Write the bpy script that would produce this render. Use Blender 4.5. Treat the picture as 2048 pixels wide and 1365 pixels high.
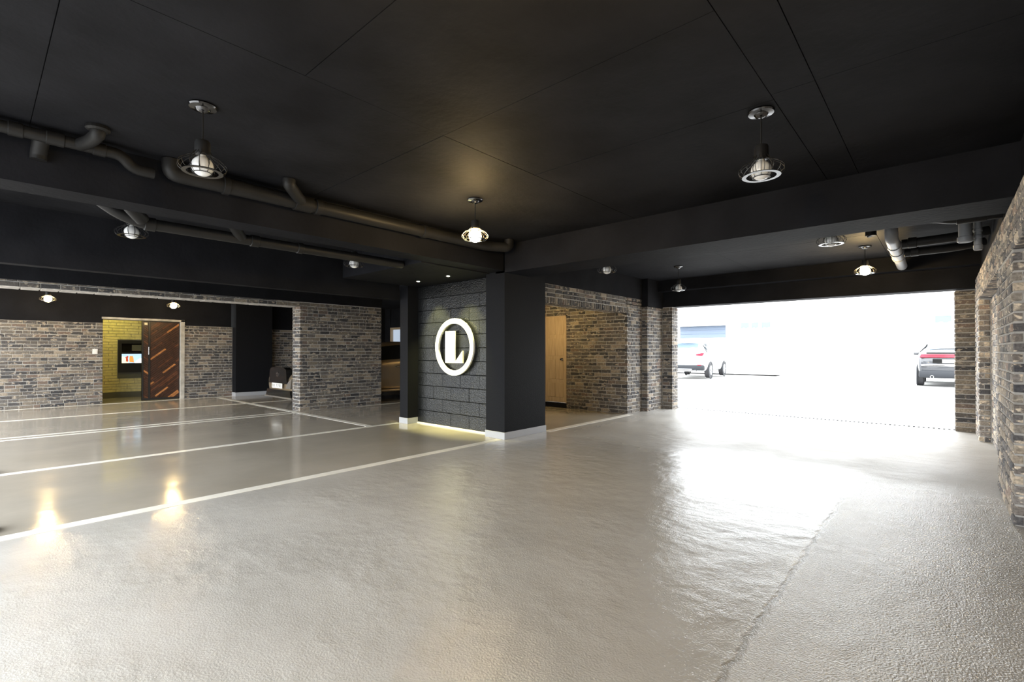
import bpy, bmesh, math, random
from mathutils import Vector, Matrix
random.seed(7)
S = bpy.context.scene
for o in list(bpy.data.objects): bpy.data.objects.remove(o)
C = S.collection
PI = math.pi
# ------------------------------------------------------------------ camera
cd = bpy.data.cameras.new('camera'); cam = bpy.data.objects.new('camera', cd); C.objects.link(cam)
cd.sensor_width = 36.0; cd.lens = 36.0*960.87/2048; cd.shift_y = 14.48/2048; cd.clip_start = 0.02; cd.clip_end = 300
cam.rotation_mode = 'XYZ'
YAW, PITCH = math.radians(41.841), math.radians(0.3733)
cam.location = (0, 0, 1.2); cam.rotation_euler = (PI/2+PITCH, 0, YAW)
S.camera = cam
# ------------------------------------------------------------------ world, light, exposure
SKY = 5.2
w = bpy.data.worlds.new('overcast_sky'); S.world = w; w.use_nodes = True
w.node_tree.nodes['Background'].inputs[0].default_value = (0.93, 0.97, 1.0, 1)
w.node_tree.nodes['Background'].inputs[1].default_value = SKY
vs = S.view_settings
vs.view_transform = 'Standard'; vs.look = 'None'; vs.gamma = 1; vs.use_curve_mapping = False
vs.exposure = 1.0
S.cycles.use_denoising = True
S.cycles.max_bounces = 8; S.cycles.diffuse_bounces = 5; S.cycles.glossy_bounces = 4
S.cycles.sample_clamp_indirect = 8.0
def portal(name, loc, rot, sx, sy):
    l = bpy.data.lights.new(name, 'AREA'); l.shape = 'RECTANGLE'; l.size = sx; l.size_y = sy
    l.cycles.is_portal = True
    o = bpy.data.objects.new(name, l); o.location = loc; o.rotation_euler = rot; C.objects.link(o)
portal('exit_sky_portal', (-2, 10.0, 1.06), (-PI/2, 0, 0), 4.3, 2.1)
portal('street_sky_portal', (-7.9, -1.25, 1.2), (PI/2, 0, 0), 13.2, 2.4)
LAMP = 230.0          # radiance of a lit bulb

# ------------------------------------------------------------------ materials
def nd(nt, t, **k):
    n = nt.nodes.new(t)
    for a, b in k.items():
        if a[0] == 'i' and a[1:].isdigit(): n.inputs[int(a[1:])].default_value = b
        else: setattr(n, a, b)
    return n
def mat(name, col=(.5, .5, .5), rough=.5, metal=0, noise=0, nscale=6, bump=0, bscale=40, emit=None, estr=0, spec=.5, coat=0, trans=0):
    m = bpy.data.materials.new(name); m.use_nodes = True; nt = m.node_tree; p = nt.nodes['Principled BSDF']
    p.inputs['Base Color'].default_value = (*col, 1); p.inputs['Roughness'].default_value = rough
    p.inputs['Metallic'].default_value = metal; p.inputs['Specular IOR Level'].default_value = spec
    p.inputs['Coat Weight'].default_value = coat; p.inputs['Coat Roughness'].default_value = .05
    p.inputs['Transmission Weight'].default_value = trans
    L = nt.links.new
    geo = nd(nt, 'ShaderNodeNewGeometry')
    if noise:
        n = nd(nt, 'ShaderNodeTexNoise'); n.inputs['Scale'].default_value = nscale; n.inputs['Detail'].default_value = 6
        L(geo.outputs['Position'], n.inputs['Vector'])
        r = nd(nt, 'ShaderNodeMapRange'); r.inputs[1].default_value = .3; r.inputs[2].default_value = .7
        r.inputs[3].default_value = 1-noise; r.inputs[4].default_value = 1+noise
        L(n.outputs['Fac'], r.inputs[0])
        h = nd(nt, 'ShaderNodeHueSaturation'); h.inputs['Color'].default_value = (*col, 1)
        L(r.outputs[0], h.inputs['Value']); L(h.outputs[0], p.inputs['Base Color'])
    if bump:
        n = nd(nt, 'ShaderNodeTexNoise'); n.inputs['Scale'].default_value = bscale; n.inputs['Detail'].default_value = 4
        L(geo.outputs['Position'], n.inputs['Vector'])
        b = nd(nt, 'ShaderNodeBump'); b.inputs['Strength'].default_value = bump; b.inputs['Distance'].default_value = .01
        L(n.outputs['Fac'], b.inputs['Height']); L(b.outputs[0], p.inputs['Normal'])
    if emit:
        p.inputs['Emission Color'].default_value = (*emit, 1); p.inputs['Emission Strength'].default_value = estr
    return m
M = {}
M['black'] = mat('black_paint_concrete', (.0118, .0121, .0145), .7, spec=.06, noise=.25, nscale=2.5, bump=.35, bscale=22)
M['ceil'] = mat('black_ceiling_paint', (.0150, .0153, .0178), .7, spec=.06, noise=.35, nscale=1.7, bump=.4, bscale=16)
M['column'] = mat('black_column_paint', (.0085, .009, .011), .6, spec=.08, bump=.2, bscale=60)
M['logo_block'] = mat('glossy_black_block_paint', (.0085, .0092, .010), .10, noise=.15, bump=.75, bscale=55, spec=.3)
M['mortar'] = mat('grey_mortar', (.44, .43, .415), .9, noise=.2, nscale=9, bump=.4, bscale=120)
M['skirt'] = mat('grey_skirting_paint', (.36, .37, .40), .45)
M['line'] = mat('white_line_paint', (.74, .72, .66), .35, noise=.08, nscale=4)
M['sign'] = mat('white_sign_acrylic', (.9, .9, .86), .4)
M['pipe'] = mat('black_painted_pipe', (.014, .0135, .0135), .5, spec=.25, noise=.15)
M['pipe_grey'] = mat('grey_plastic_pipe', (.22, .23, .25), .4)
M['metal_black'] = mat('black_metal', (.012, .012, .013), .4)
M['steel'] = mat('polished_steel', (.75, .76, .78), .18, metal=1)
M['rim_steel'] = mat('satin_steel', (.8, .82, .85), .28, metal=1)
M['black_nickel'] = mat('black_nickel', (.13, .13, .135), .14, metal=1)
M['bulb_off'] = mat('opal_glass_bulb', (.9, .9, .9), .15, coat=.5)
M['bulb_on'] = mat('lit_bulb', (.9, .8, .6), .3, emit=(1, .70, .30), estr=LAMP)
M['oak'] = mat('oak_veneer', (.50, .34, .19), .5)
M['plank_dark'] = mat('dark_stained_plank', (.040, .017, .010), .4, noise=.4, nscale=14)
M['plank_mid'] = mat('brown_stained_plank', (.085, .032, .015), .4, noise=.4, nscale=14)
M['plank_orange'] = mat('orange_stained_plank', (.36, .15, .05), .4, noise=.3, nscale=14)
M['stone_reveal'] = mat('pale_stone_reveal', (.42, .40, .36), .7, noise=.25, nscale=8)
M['room_brick'] = mat('cream_painted_brick', (.62, .56, .30), .6, noise=.15, nscale=12)
M['room_grey'] = mat('grey_panel', (.10, .10, .08), .5)
M['plastic'] = mat('white_plastic', (.75, .75, .74), .35)
M['rubber'] = mat('black_rubber', (.015, .015, .016), .6)
M['tyre'] = mat('tyre_rubber', (.03, .03, .033), .7)
M['glass_dark'] = mat('tinted_glass', (.01, .011, .012), .05, spec=.7)
M['glass_pale'] = mat('pale_window_glass', (.10, .14, .18), .15, spec=.5)
M['red'] = mat('red_lamp_lens', (.55, .03, .05), .15, coat=.5)
M['champagne'] = mat('champagne_car_paint', (.30, .23, .15), .3, metal=.5, coat=1)
M['white_paint'] = mat('white_car_paint', (.8, .8, .8), .3, coat=1)
M['dark_paint'] = mat('dark_car_paint', (.035, .037, .042), .3, coat=.6)
M['trim_dark'] = mat('dark_plastic_trim', (.020, .022, .026), .6, spec=.3)
M['trim_gloss'] = mat('black_gloss_trim', (.008, .008, .008), .12)
M['chrome'] = mat('chrome', (.85, .85, .86), .08, metal=1)
M['plate_white'] = mat('white_plate', (.8, .8, .76), .4)
M['ink'] = mat('black_ink', (.02, .02, .02), .5)
M['plaster'] = mat('white_plaster', (.62, .62, .61), .8, noise=.04)
M['plaster2'] = mat('pale_grey_plaster', (.60, .62, .64), .8)
M['wall_band'] = mat('blue_grey_band', (.10, .13, .18), .6)
M['awning'] = mat('white_awning', (.85, .85, .85), .7)
M['paving'] = mat('pale_concrete_paving', (.34, .335, .325), .8, noise=.1, nscale=2)
M['grate'] = mat('galvanised_grate', (.30, .31, .32), .5, metal=.4)
M['dark_gap'] = mat('dark_gap', (.01, .01, .01), .9)
M['tape'] = mat('pale_sticker', (.75, .66, .40), .5)
M['pic_sky'] = mat('screen_sky', (.2, .3, .4), .3, emit=(.42, .60, .80), estr=.75)
M['pic_sand'] = mat('screen_sand', (.4, .4, .2), .3, emit=(.80, .76, .50), estr=.85)
M['pic_red'] = mat('screen_red', (.3, .03, .02), .3, emit=(.45, .07, .03), estr=.7)
M['pic_orange'] = mat('screen_orange', (.3, .1, .02), .3, emit=(.62, .27, .06), estr=.8)
M['pic_white'] = mat('screen_white', (.5, .5, .5), .3, emit=(.95, .97, 1), estr=.95)
M['day_pane'] = mat('daylit_frosted_pane', (.1, .1, .1), .4, emit=(.36, .43, .52), estr=.62)
M['downlight'] = mat('downlight_lamp', (.9, .9, .8), .3, emit=(1, .93, .66), estr=90)
M['room_lamp'] = mat('room_ceiling_lamp', (.9, .9, .8), .3, emit=(1, .86, .30), estr=18)

def brick_material(name='antique_brick', gain=1.0):
    m = bpy.data.materials.new(name); m.use_nodes = True; nt = m.node_tree; L = nt.links.new
    p = nt.nodes['Principled BSDF']; p.inputs['Roughness'].default_value = .85
    geo = nd(nt, 'ShaderNodeNewGeometry'); oi = nd(nt, 'ShaderNodeObjectInfo')
    add = nd(nt, 'ShaderNodeMath', operation='ADD'); L(geo.outputs['Random Per Island'], add.inputs[0]); L(oi.outputs['Random'], add.inputs[1])
    fr = nd(nt, 'ShaderNodeMath', operation='FRACT'); L(add.outputs[0], fr.inputs[0])
    ramp = nd(nt, 'ShaderNodeValToRGB'); cr = ramp.color_ramp; cr.interpolation = 'CONSTANT'
    cols = [(0, (.062, .060, .062)), (.14, (.115, .102, .092)), (.30, (.165, .148, .128)), (.46, (.085, .080, .080)), (.58, (.21, .178, .142)),
            (.70, (.14, .128, .12)), (.82, (.18, .135, .11)), (.88, (.33, .28, .22)), (.95, (.045, .045, .050))]
    while len(cr.elements) < len(cols): cr.elements.new(.5)
    for e, (a, c) in zip(cr.elements, cols): e.position = a; e.color = (*c, 1)
    L(fr.outputs[0], ramp.inputs[0])
    n = nd(nt, 'ShaderNodeTexNoise'); n.inputs['Scale'].default_value = 14; n.inputs['Detail'].default_value = 3
    mp = nd(nt, 'ShaderNodeMapping'); mp.inputs['Scale'].default_value = (1, 1, 1.7)
    L(geo.outputs['Position'], mp.inputs[0]); L(mp.outputs[0], n.inputs['Vector'])
    r = nd(nt, 'ShaderNodeMapRange'); r.inputs[1].default_value = .57; r.inputs[2].default_value = .64; L(n.outputs['Fac'], r.inputs[0])
    mx = nd(nt, 'ShaderNodeMix', data_type='RGBA'); L(r.outputs[0], mx.inputs[0]); L(ramp.outputs[0], mx.inputs[6]); mx.inputs[7].default_value = (.40, .345, .275, 1)
    n2 = nd(nt, 'ShaderNodeTexNoise'); n2.inputs['Scale'].default_value = 60; n2.inputs['Detail'].default_value = 5; L(geo.outputs['Position'], n2.inputs['Vector'])
    r2 = nd(nt, 'ShaderNodeMapRange'); r2.inputs[1].default_value = .3; r2.inputs[2].default_value = .7; r2.inputs[3].default_value = .65*gain; r2.inputs[4].default_value = 1.35*gain; L(n2.outputs['Fac'], r2.inputs[0])
    h = nd(nt, 'ShaderNodeHueSaturation'); L(mx.outputs[2], h.inputs['Color']); L(r2.outputs[0], h.inputs['Value']); L(h.outputs[0], p.inputs['Base Color'])
    b = nd(nt, 'ShaderNodeBump'); b.inputs['Strength'].default_value = .6; b.inputs['Distance'].default_value = .006; L(n2.outputs['Fac'], b.inputs['Height']); L(b.outputs[0], p.inputs['Normal'])
    return m
M['brick'] = brick_material(gain=.80); M['brick_lit'] = brick_material('lit_antique_brick', 1.75)  # same brick brightened: strong light on the right wall put into its colour
M['brick_bounce'] = mat('bounce_lit_brick', (.50, .47, .44), .8, noise=.3, nscale=12, bump=.4, bscale=60)  # light bounced up from the floor, put into the soffit brick colour

def floor_material():
    m = bpy.data.materials.new('epoxy_floor'); m.use_nodes = True; nt = m.node_tree; L = nt.links.new
    p = nt.nodes['Principled BSDF']; geo = nd(nt, 'ShaderNodeNewGeometry')
    def noise(scale, detail, sc=(1, 1, 1)):
        n = nd(nt, 'ShaderNodeTexNoise'); n.inputs['Scale'].default_value = scale; n.inputs['Detail'].default_value = detail
        mp = nd(nt, 'ShaderNodeMapping'); mp.inputs['Scale'].default_value = sc
        L(geo.outputs['Position'], mp.inputs[0]); L(mp.outputs[0], n.inputs['Vector']); return n
    def rng(src, a, b, c, d):
        r = nd(nt, 'ShaderNodeMapRange', interpolation_type='SMOOTHSTEP')
        for i, v in zip((1, 2, 3, 4), (a, b, c, d)): r.inputs[i].default_value = v
        L(src, r.inputs[0]); return r.outputs[0]
    def math_(op, a, b):
        n = nd(nt, 'ShaderNodeMath', operation=op)
        for i, v in enumerate((a, b)):
            if isinstance(v, (int, float)): n.inputs[i].default_value = v
            else: L(v, n.inputs[i])
        return n.outputs[0]
    sep = nd(nt, 'ShaderNodeSeparateXYZ'); L(geo.outputs['Position'], sep.inputs[0])
    lane = rng(sep.outputs[0], -5.0, -3.2, 0, 1)                     # the driving lane is rougher than the stalls
    jit = noise(9, 5); xj = math_('ADD', sep.outputs[0], math_('MULTIPLY', math_('SUBTRACT', jit.outputs['Fac'], .5), .06))
    east = rng(xj, -.66, -.57, 0, 1)                                 # gritty strip along the right wall
    seam = rng(math_('ABSOLUTE', math_('ADD', xj, .61), 0), .003, .022, 1, 0)   # ragged joint between the two coats
    seam = math_('MULTIPLY', seam, rng(sep.outputs[1], 4.9, 5.5, 1, 0))
    big = noise(.9, 5); patch = noise(2.3, 6, (1, .55, 1))
    ramp = nd(nt, 'ShaderNodeValToRGB'); L(big.outputs['Fac'], ramp.inputs[0])
    ramp.color_ramp.elements[0].position = .3; ramp.color_ramp.elements[0].color = (.375, .362, .338, 1)
    ramp.color_ramp.elements[1].position = .7; ramp.color_ramp.elements[1].color = (.475, .462, .437, 1)
    stall = rng(sep.outputs[0], -4.56, -4.44, 1, 0)                  # darker, browner colour in the parking stalls
    mxs = nd(nt, 'ShaderNodeMix', data_type='RGBA', blend_type='MULTIPLY'); L(stall, mxs.inputs[0]); L(ramp.outputs[0], mxs.inputs[6]); mxs.inputs[7].default_value = (.82, .775, .70, 1)
    mxe = nd(nt, 'ShaderNodeMix', data_type='RGBA', blend_type='MULTIPLY'); L(math_('MULTIPLY', seam, .55), mxe.inputs[0]); L(mxs.outputs[2], mxe.inputs[6]); mxe.inputs[7].default_value = (.35, .33, .30, 1)
    L(mxe.outputs[2], p.inputs['Base Color'])
    warp = noise(.8, 4)
    yy = math_('ADD', sep.outputs[1], math_('MULTIPLY', math_('SUBTRACT', warp.outputs['Fac'], .5), 2.2))
    gate = math_('MULTIPLY', rng(yy, 4.9, 6.3, 0, 1), lane)              # worn matt floor just inside the exit
    pool = math_('MULTIPLY', math_('MULTIPLY', rng(yy, 3.2, 3.9, 0, 1), rng(yy, 5.3, 5.6, 1, 0)), rng(xj, -.66, -.58, 1, 0))   # glossy recoated patch
    ro = rng(patch.outputs['Fac'], .35, .65, .10, .16)
    ro = math_('ADD', ro, math_('MULTIPLY', lane, .05))
    ro = math_('ADD', ro, math_('MULTIPLY', east, .03))
    ro = math_('ADD', ro, math_('MULTIPLY', gate, .24))
    ro = math_('SUBTRACT', ro, math_('MULTIPLY', math_('MULTIPLY', pool, lane), .08)); ro = math_('MAXIMUM', ro, .08); L(ro, p.inputs['Roughness'])
    sp = math_('SUBTRACT', math_('ADD', .5, math_('MULTIPLY', east, .1)), math_('MULTIPLY', gate, .35)); L(sp, p.inputs['Specular IOR Level'])
    fine = noise(110, 2); mid = noise(16, 4, (1, .7, 1)); low = noise(2.6, 4, (1, .8, 1)); streak = noise(7, 6, (.8, 1.3, 1)); where = noise(1.1, 3)
    wm = math_('MAXIMUM', rng(where.outputs['Fac'], .40, .60, .25, 1), math_('MULTIPLY', pool, .8))
    h = math_('MULTIPLY', fine.outputs['Fac'], math_('ADD', math_('MULTIPLY', lane, .0021), math_('MULTIPLY', math_('MULTIPLY', east, rng(yy, 4.5, 7.5, 1, .35)), .0044)))
    h = math_('ADD', h, math_('MULTIPLY', mid.outputs['Fac'], math_('MULTIPLY', wm, math_('ADD', .0004, math_('MULTIPLY', lane, .0032)))))
    h = math_('ADD', h, math_('MULTIPLY', streak.outputs['Fac'], math_('MULTIPLY', wm, math_('MULTIPLY', lane, .008))))
    h = math_('ADD', h, math_('MULTIPLY', low.outputs['Fac'], math_('ADD', .003, math_('MULTIPLY', lane, .012))))
    h = math_('SUBTRACT', h, math_('MULTIPLY', seam, .004))
    b = nd(nt, 'ShaderNodeBump'); b.inputs['Strength'].default_value = 1; b.inputs['Distance'].default_value = 1
    L(h, b.inputs['Height']); L(b.outputs[0], p.inputs['Normal'])
    return m
M['floor'] = floor_material()
def oak_grain(m):
    nt = m.node_tree; L = nt.links.new; p = nt.nodes['Principled BSDF']; geo = nd(nt, 'ShaderNodeNewGeometry')
    mp = nd(nt, 'ShaderNodeMapping'); mp.inputs['Scale'].default_value = (9, 9, .7); L(geo.outputs['Position'], mp.inputs[0])
    n = nd(nt, 'ShaderNodeTexNoise'); n.inputs['Scale'].default_value = 5; n.inputs['Detail'].default_value = 6; L(mp.outputs[0], n.inputs['Vector'])
    r = nd(nt, 'ShaderNodeValToRGB'); L(n.outputs['Fac'], r.inputs[0]); r.color_ramp.elements[0].position = .3; r.color_ramp.elements[1].position = .7
    r.color_ramp.elements[0].color = (.40, .30, .19, 1); r.color_ramp.elements[1].color = (.52, .41, .28, 1); L(r.outputs[0], p.inputs['Base Color'])
oak_grain(M['oak'])

# ------------------------------------------------------------------ mesh helpers
class MB:
    def __init__(s): s.v = []; s.f = []
    def add(s, vs_, fs):
        n = len(s.v); s.v += [tuple(v) for v in vs_]; s.f += [tuple(i+n for i in f) for f in fs]; return s
    def box(s, x0, x1, y0, y1, z0, z1, c=0):
        if c:
            bm = bmesh.new(); bmesh.ops.create_cube(bm, size=1)
            for v in bm.verts: v.co = Vector(((x0+x1)/2+v.co.x*(x1-x0), (y0+y1)/2+v.co.y*(y1-y0), (z0+z1)/2+v.co.z*(z1-z0)))
            bmesh.ops.bevel(bm, geom=bm.edges[:], offset=c, segments=2, affect='EDGES', profile=.5)
            bm.verts.index_update(); s.add([v.co[:] for v in bm.verts], [[v.index for v in f.verts] for f in bm.faces]); bm.free(); return s
        return s.add([(x0, y0, z0), (x1, y0, z0), (x1, y1, z0), (x0, y1, z0), (x0, y0, z1), (x1, y0, z1), (x1, y1, z1), (x0, y1, z1)],
                     [(0, 3, 2, 1), (4, 5, 6, 7), (0, 1, 5, 4), (1, 2, 6, 5), (2, 3, 7, 6), (3, 0, 4, 7)])
    def lathe(s, prof, n=24, o=(0, 0, 0), axis='z', closed=False):
        vs_, fs = [], []
        for r, z in prof:
            for k in range(n):
                a = 2*PI*k/n; p = (r*math.cos(a), r*math.sin(a), z)
                if axis == 'y': p = (p[0], p[2], p[1])
                elif axis == 'x': p = (p[2], p[0], p[1])
                vs_.append((p[0]+o[0], p[1]+o[1], p[2]+o[2]))
        m = len(prof)
        for i in range(m if closed else m-1):
            j = (i+1) % m
            for k in range(n): fs.append((i*n+k, i*n+(k+1) % n, j*n+(k+1) % n, j*n+k))
        if not closed: fs += [tuple(range(n))[::-1], tuple((m-1)*n+k for k in range(n))]
        return s.add(vs_, fs)
    def tube(s, pts, r, n=8, close=False):
        pts = [Vector(p) for p in pts]; m = len(pts); vs_, fs = [], []
        up = None
        for i, p in enumerate(pts):
            a = pts[(i-1) % m] if (i > 0 or close) else p; b = pts[(i+1) % m] if (i < m-1 or close) else p
            t = (b-a).normalized()
            if up is None: up = t.orthogonal().normalized()
            up = (up - t*up.dot(t)).normalized(); q = t.cross(up)
            rr = r[i] if isinstance(r, (list, tuple)) else r
            for k in range(n):
                an = 2*PI*k/n; vs_.append(p+(up*math.cos(an)+q*math.sin(an))*rr)
        for i in range(m if close else m-1):
            j = (i+1) % m
            for k in range(n): fs.append((i*n+k, i*n+(k+1) % n, j*n+(k+1) % n, j*n+k))
        if not close: fs += [tuple(range(n))[::-1], tuple((m-1)*n+k for k in range(n))]
        return s.add(vs_, fs)
    def prism(s, poly, h0, h1, axis='y'):
        n = len(poly); vs_ = []
        for h in (h0, h1):
            for a, b in poly: vs_.append({'y': (a, h, b), 'x': (h, a, b), 'z': (a, b, h)}[axis])
        fs = [tuple(range(n)), tuple(range(2*n-1, n-1, -1))]+[(i, i+n, (i+1) % n+n, (i+1) % n) for i in range(n)]
        return s.add(vs_, fs)
    def mesh(s, name, m, smooth=False):
        me = bpy.data.meshes.new(name); me.from_pydata(s.v, [], s.f)
        bm = bmesh.new(); bm.from_mesh(me); bmesh.ops.recalc_face_normals(bm, faces=bm.faces[:]); bm.to_mesh(me); bm.free()
        me.materials.append(M[m])
        if smooth: me.shade_smooth(); me.set_sharp_from_angle(angle=math.radians(40))
        return me
    def build(s, name, m, parent=None, smooth=False, loc=None, origin=None):
        if origin: s.v = [(a-origin[0], b-origin[1], c-origin[2]) for a, b, c in s.v]; loc = origin
        o = bpy.data.objects.new(name, s.mesh(name, m, smooth)); C.objects.link(o)
        if loc: o.location = loc
        if parent: o.parent = parent
        return o
def B(*a, **k): return MB().box(*a, **k)
def tag(o, label, cat=None, group=None, kind=None):
    o['label'] = label
    if cat: o['category'] = cat
    if group: o['group'] = group
    if kind: o['kind'] = kind
    return o
def thing(name, label, cat, loc, rz=0, group=None, kind=None):
    o = bpy.data.objects.new(name, None); C.objects.link(o); o.location = loc; o.rotation_euler = (0, 0, rz); o.empty_display_size = .1
    return tag(o, label, cat, group, kind)
def struct(name, mb, m, label, cat):
    return tag(mb.build(name, m), label, cat, kind='structure')
def copy_tree(o, parent=None):
    c = o.copy(); C.objects.link(c); c.parent = parent
    for ch in o.children: copy_tree(ch, c)
    return c
def fillet(pts, r, n=5):
    out = [Vector(pts[0])]
    for a, b, c in zip(pts, pts[1:], pts[2:]):
        a, b, c = Vector(a), Vector(b), Vector(c); d1 = (a-b).normalized(); d2 = (c-b).normalized()
        rr = min(r, (a-b).length*.49, (c-b).length*.49)
        for k in range(n+1):
            t = k/n; out.append((b+d1*rr)*(1-t)**2+b*2*t*(1-t)+(b+d2*rr)*t*t)
    out.append(Vector(pts[-1])); return out

# ------------------------------------------------------------------ bricks
F_PX = 960.87
CAMR = cam.rotation_euler.to_matrix().transposed()
def px(p):
    c = CAMR @ (Vector(p)-cam.location)
    if c.z > -.05: return None
    return (1024+F_PX*c.x/-c.z, 696.98-F_PX*c.y/-c.z)
_bm = {}
def brick_data(L, h, d, var, c=.005):
    rnd = random.Random(var*77+int(L*1000)); j = lambda: rnd.uniform(-.0022, .0022)
    a, b = L/2, h/2
    back = [(-a, 0, -b), (a, 0, -b), (a, 0, b), (-a, 0, b)]
    ring = [(x+j(), d-c, z+j()) for x, _, z in back]
    k = [(x*(1-c/a)+j(), d+j()*.8, z*(1-c/b)+j()) for x, _, z in back]
    v = back+ring+k
    f = [(3, 2, 1, 0)]
    for o in (0, 4):
        for i in range(4): f.append((o+i, o+(i+1) % 4, o+4+(i+1) % 4, o+4+i))
    f.append((8, 9, 10, 11)); return v, f
class Bricks:
    """collects the bricks of one wall; lay() fills a face, finish() links the largest in view as parts, the rest as one mesh"""
    def __init__(s, core, m='brick', limit=290, courses=None): s.core = core; s.r = []; s.m = m; s.limit = limit
    def one(s, c, u, n, L, h, d=.05): s.r.append((Vector(c), Vector(u), Vector(n), round(L, 2), h, d, random.randrange(4)))
    def lay(s, o, u, n, length, z0, z1, ends=((0, 0), (0, 0)), cuts=(), course=.07, joint=.011, lens=(.20, .20, .20, .20, .15, .095), d=.05, full=.2):
        o, u, n = Vector((*o, 0)), Vector((*u, 0)), Vector((*n, 0)); rows = max(1, round((z1-z0)/course)); ch = (z1-z0)/rows
        for r in range(rows):
            za = z0+r*ch; zc = za+ch/2
            a, b = ends[0][r % 2], length-ends[1][r % 2]
            spans = [(a, b)]
            for (c0, c1, d0, d1) in cuts:
                if d0 < zc < d1:
                    ns = []
                    for p, q in spans:
                        if c1 <= p or c0 >= q: ns.append((p, q)); continue
                        if c0 > p: ns.append((p, c0))
                        if c1 < q: ns.append((c1, q))
                    spans = ns
            for p, q in spans:
                t = p; first = True
                while q-t > .03:
                    L = random.choice(lens)
                    if first and r % 2 and q-p > .3: L = full*.5
                    first = False
                    if q-t-L-joint < .055: L = q-t-joint
                    if L > full*1.45: L = L/2
                    L = round(max(L, .03), 2); e = t+L+joint
                    s.one(o+u*(t+joint/2+L/2)+Vector((0, 0, zc)), u, n, L, ch-joint, d); t = e
    def finish(s, name='brick', field='brick_field'):
        sc = []
        for i, (c, u, n, L, h, d, var) in enumerate(s.r):
            k = 0; fc = c
            if n.dot(cam.location-fc) > 0 and (fc-cam.location).length > .3:
                w_ = u.cross(n); q = [px(fc+u*a*L/2+w_*b*h/2) for a in (-1, 1) for b in (-1, 1)]
                if all(q):
                    xs = [p[0] for p in q]; ys = [p[1] for p in q]
                    if max(xs) > 0 and min(xs) < 2048 and max(ys) > 0 and min(ys) < 1365:
                        W_, H_ = max(xs)-min(xs), max(ys)-min(ys)
                        if max(W_, H_) > 9: k = W_*H_
            sc.append((k, i))
        pick = {i for k, i in sorted(sc, reverse=True)[:s.limit] if k > 0}
        rest = MB()
        for i, (c, u, n, L, h, d, var) in enumerate(s.r):
            w_ = u.cross(n); R = Matrix((u, n, w_)).transposed()
            if w_.dot(Vector((0, 0, 1))) < 0 and abs(w_.z) > .5: R = Matrix((-u, n, -w_)).transposed()
            base = c-n*d
            if i in pick:
                key = (L, round(h, 3), d, var, s.m)
                if key not in _bm:
                    mb = MB(); mb.add(*brick_data(L, h, d, var)); _bm[key] = mb.mesh('brick', s.m)
                o = bpy.data.objects.new(name, _bm[key]); C.objects.link(o); o.parent = s.core
                o.location = base+n*random.uniform(-.002, .002); o.rotation_euler = R.to_euler()
            else:
                v, f = brick_data(L, h, d, var); rest.add([R @ Vector(p)+base for p in v], f)
        if rest.v:
            o = rest.build(field, s.m, s.core); o['kind'] = 'stuff'
D = .05; IN = .010     # brick depth, how far the mortar lies behind the brick faces

# ------------------------------------------------------------------ floor and ground
fl = struct('floor', B(-16.2, .9, -2.2, 9.93, -.12, 0), 'floor', 'glossy beige grey epoxy floor of the parking level', 'floor')
def stripe(pts):
    MB().add([(x, y, .0025) for x, y in pts]+[(x, y, -.01) for x, y in pts], [(0, 1, 2, 3), (7, 6, 5, 4), (0, 4, 5, 1), (1, 5, 6, 2), (2, 6, 7, 3), (3, 7, 4, 0)]).build('painted_line', 'line', fl)
def yline(x, y0, y1, wd=.10): stripe([(x-wd/2, y0), (x+wd/2, y0), (x+wd/2, y1), (x-wd/2, y1)])
def xline(y, x0, x1, wd=.10): stripe([(x0, y-wd/2), (x1, y-wd/2), (x1, y+wd/2), (x0, y+wd/2)])
yline(-4.49, -2.2, 4.76, .11); yline(-6.80, -2.2, 4.74); yline(-9.38, -2.2, 4.15, .08); yline(-9.62, -2.2, 4.15, .08); yline(-11.95, -2.2, 4.15); yline(-14.20, -2.2, 5.5)
xline(4.22, -14.2, -6.85, .11); yline(-4.42, 5.72, 8.3, .12); yline(-9.45, 5.5, 9.2, .05); yline(-11.95, 4.3, 9.2)
gr = struct('ground_street', B(-60, 60, -40, 60, -.30, -.06), 'paving', 'pale concrete paving of the open street outside', 'ground')
# drain grate across the exit
g = thing('drain_grate', 'long slotted metal drain grate across the bright exit', 'drain', (-2.0, 9.99, 0))
MB().box(-2.2, 2.15, -.085, -.07, -.05, .0).box(-2.2, 2.15, .07, .085, -.05, .0).build('grate_frame', 'grate', g)
B(-2.2, 2.15, -.08, .08, -.058, -.045).build('channel', 'dark_gap', g)
sl = MB()
for k in range(72): sl.box(-2.17+k*.06, -2.17+k*.06+.034, -.07, .07, -.03, -.004)
sl.build('slats', 'grate', g)['kind'] = 'stuff'
struct('trim_1', B(-60, 60, 9.93, 9.90, -.06, -.02), 'paving', 'concrete lip under the exit drain', 'kerb')
struct('ground_apron', B(-6, 6, 10.1, 40, -.06, -.004), 'paving', 'sunlit pale concrete yard beyond the exit', 'ground')

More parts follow.
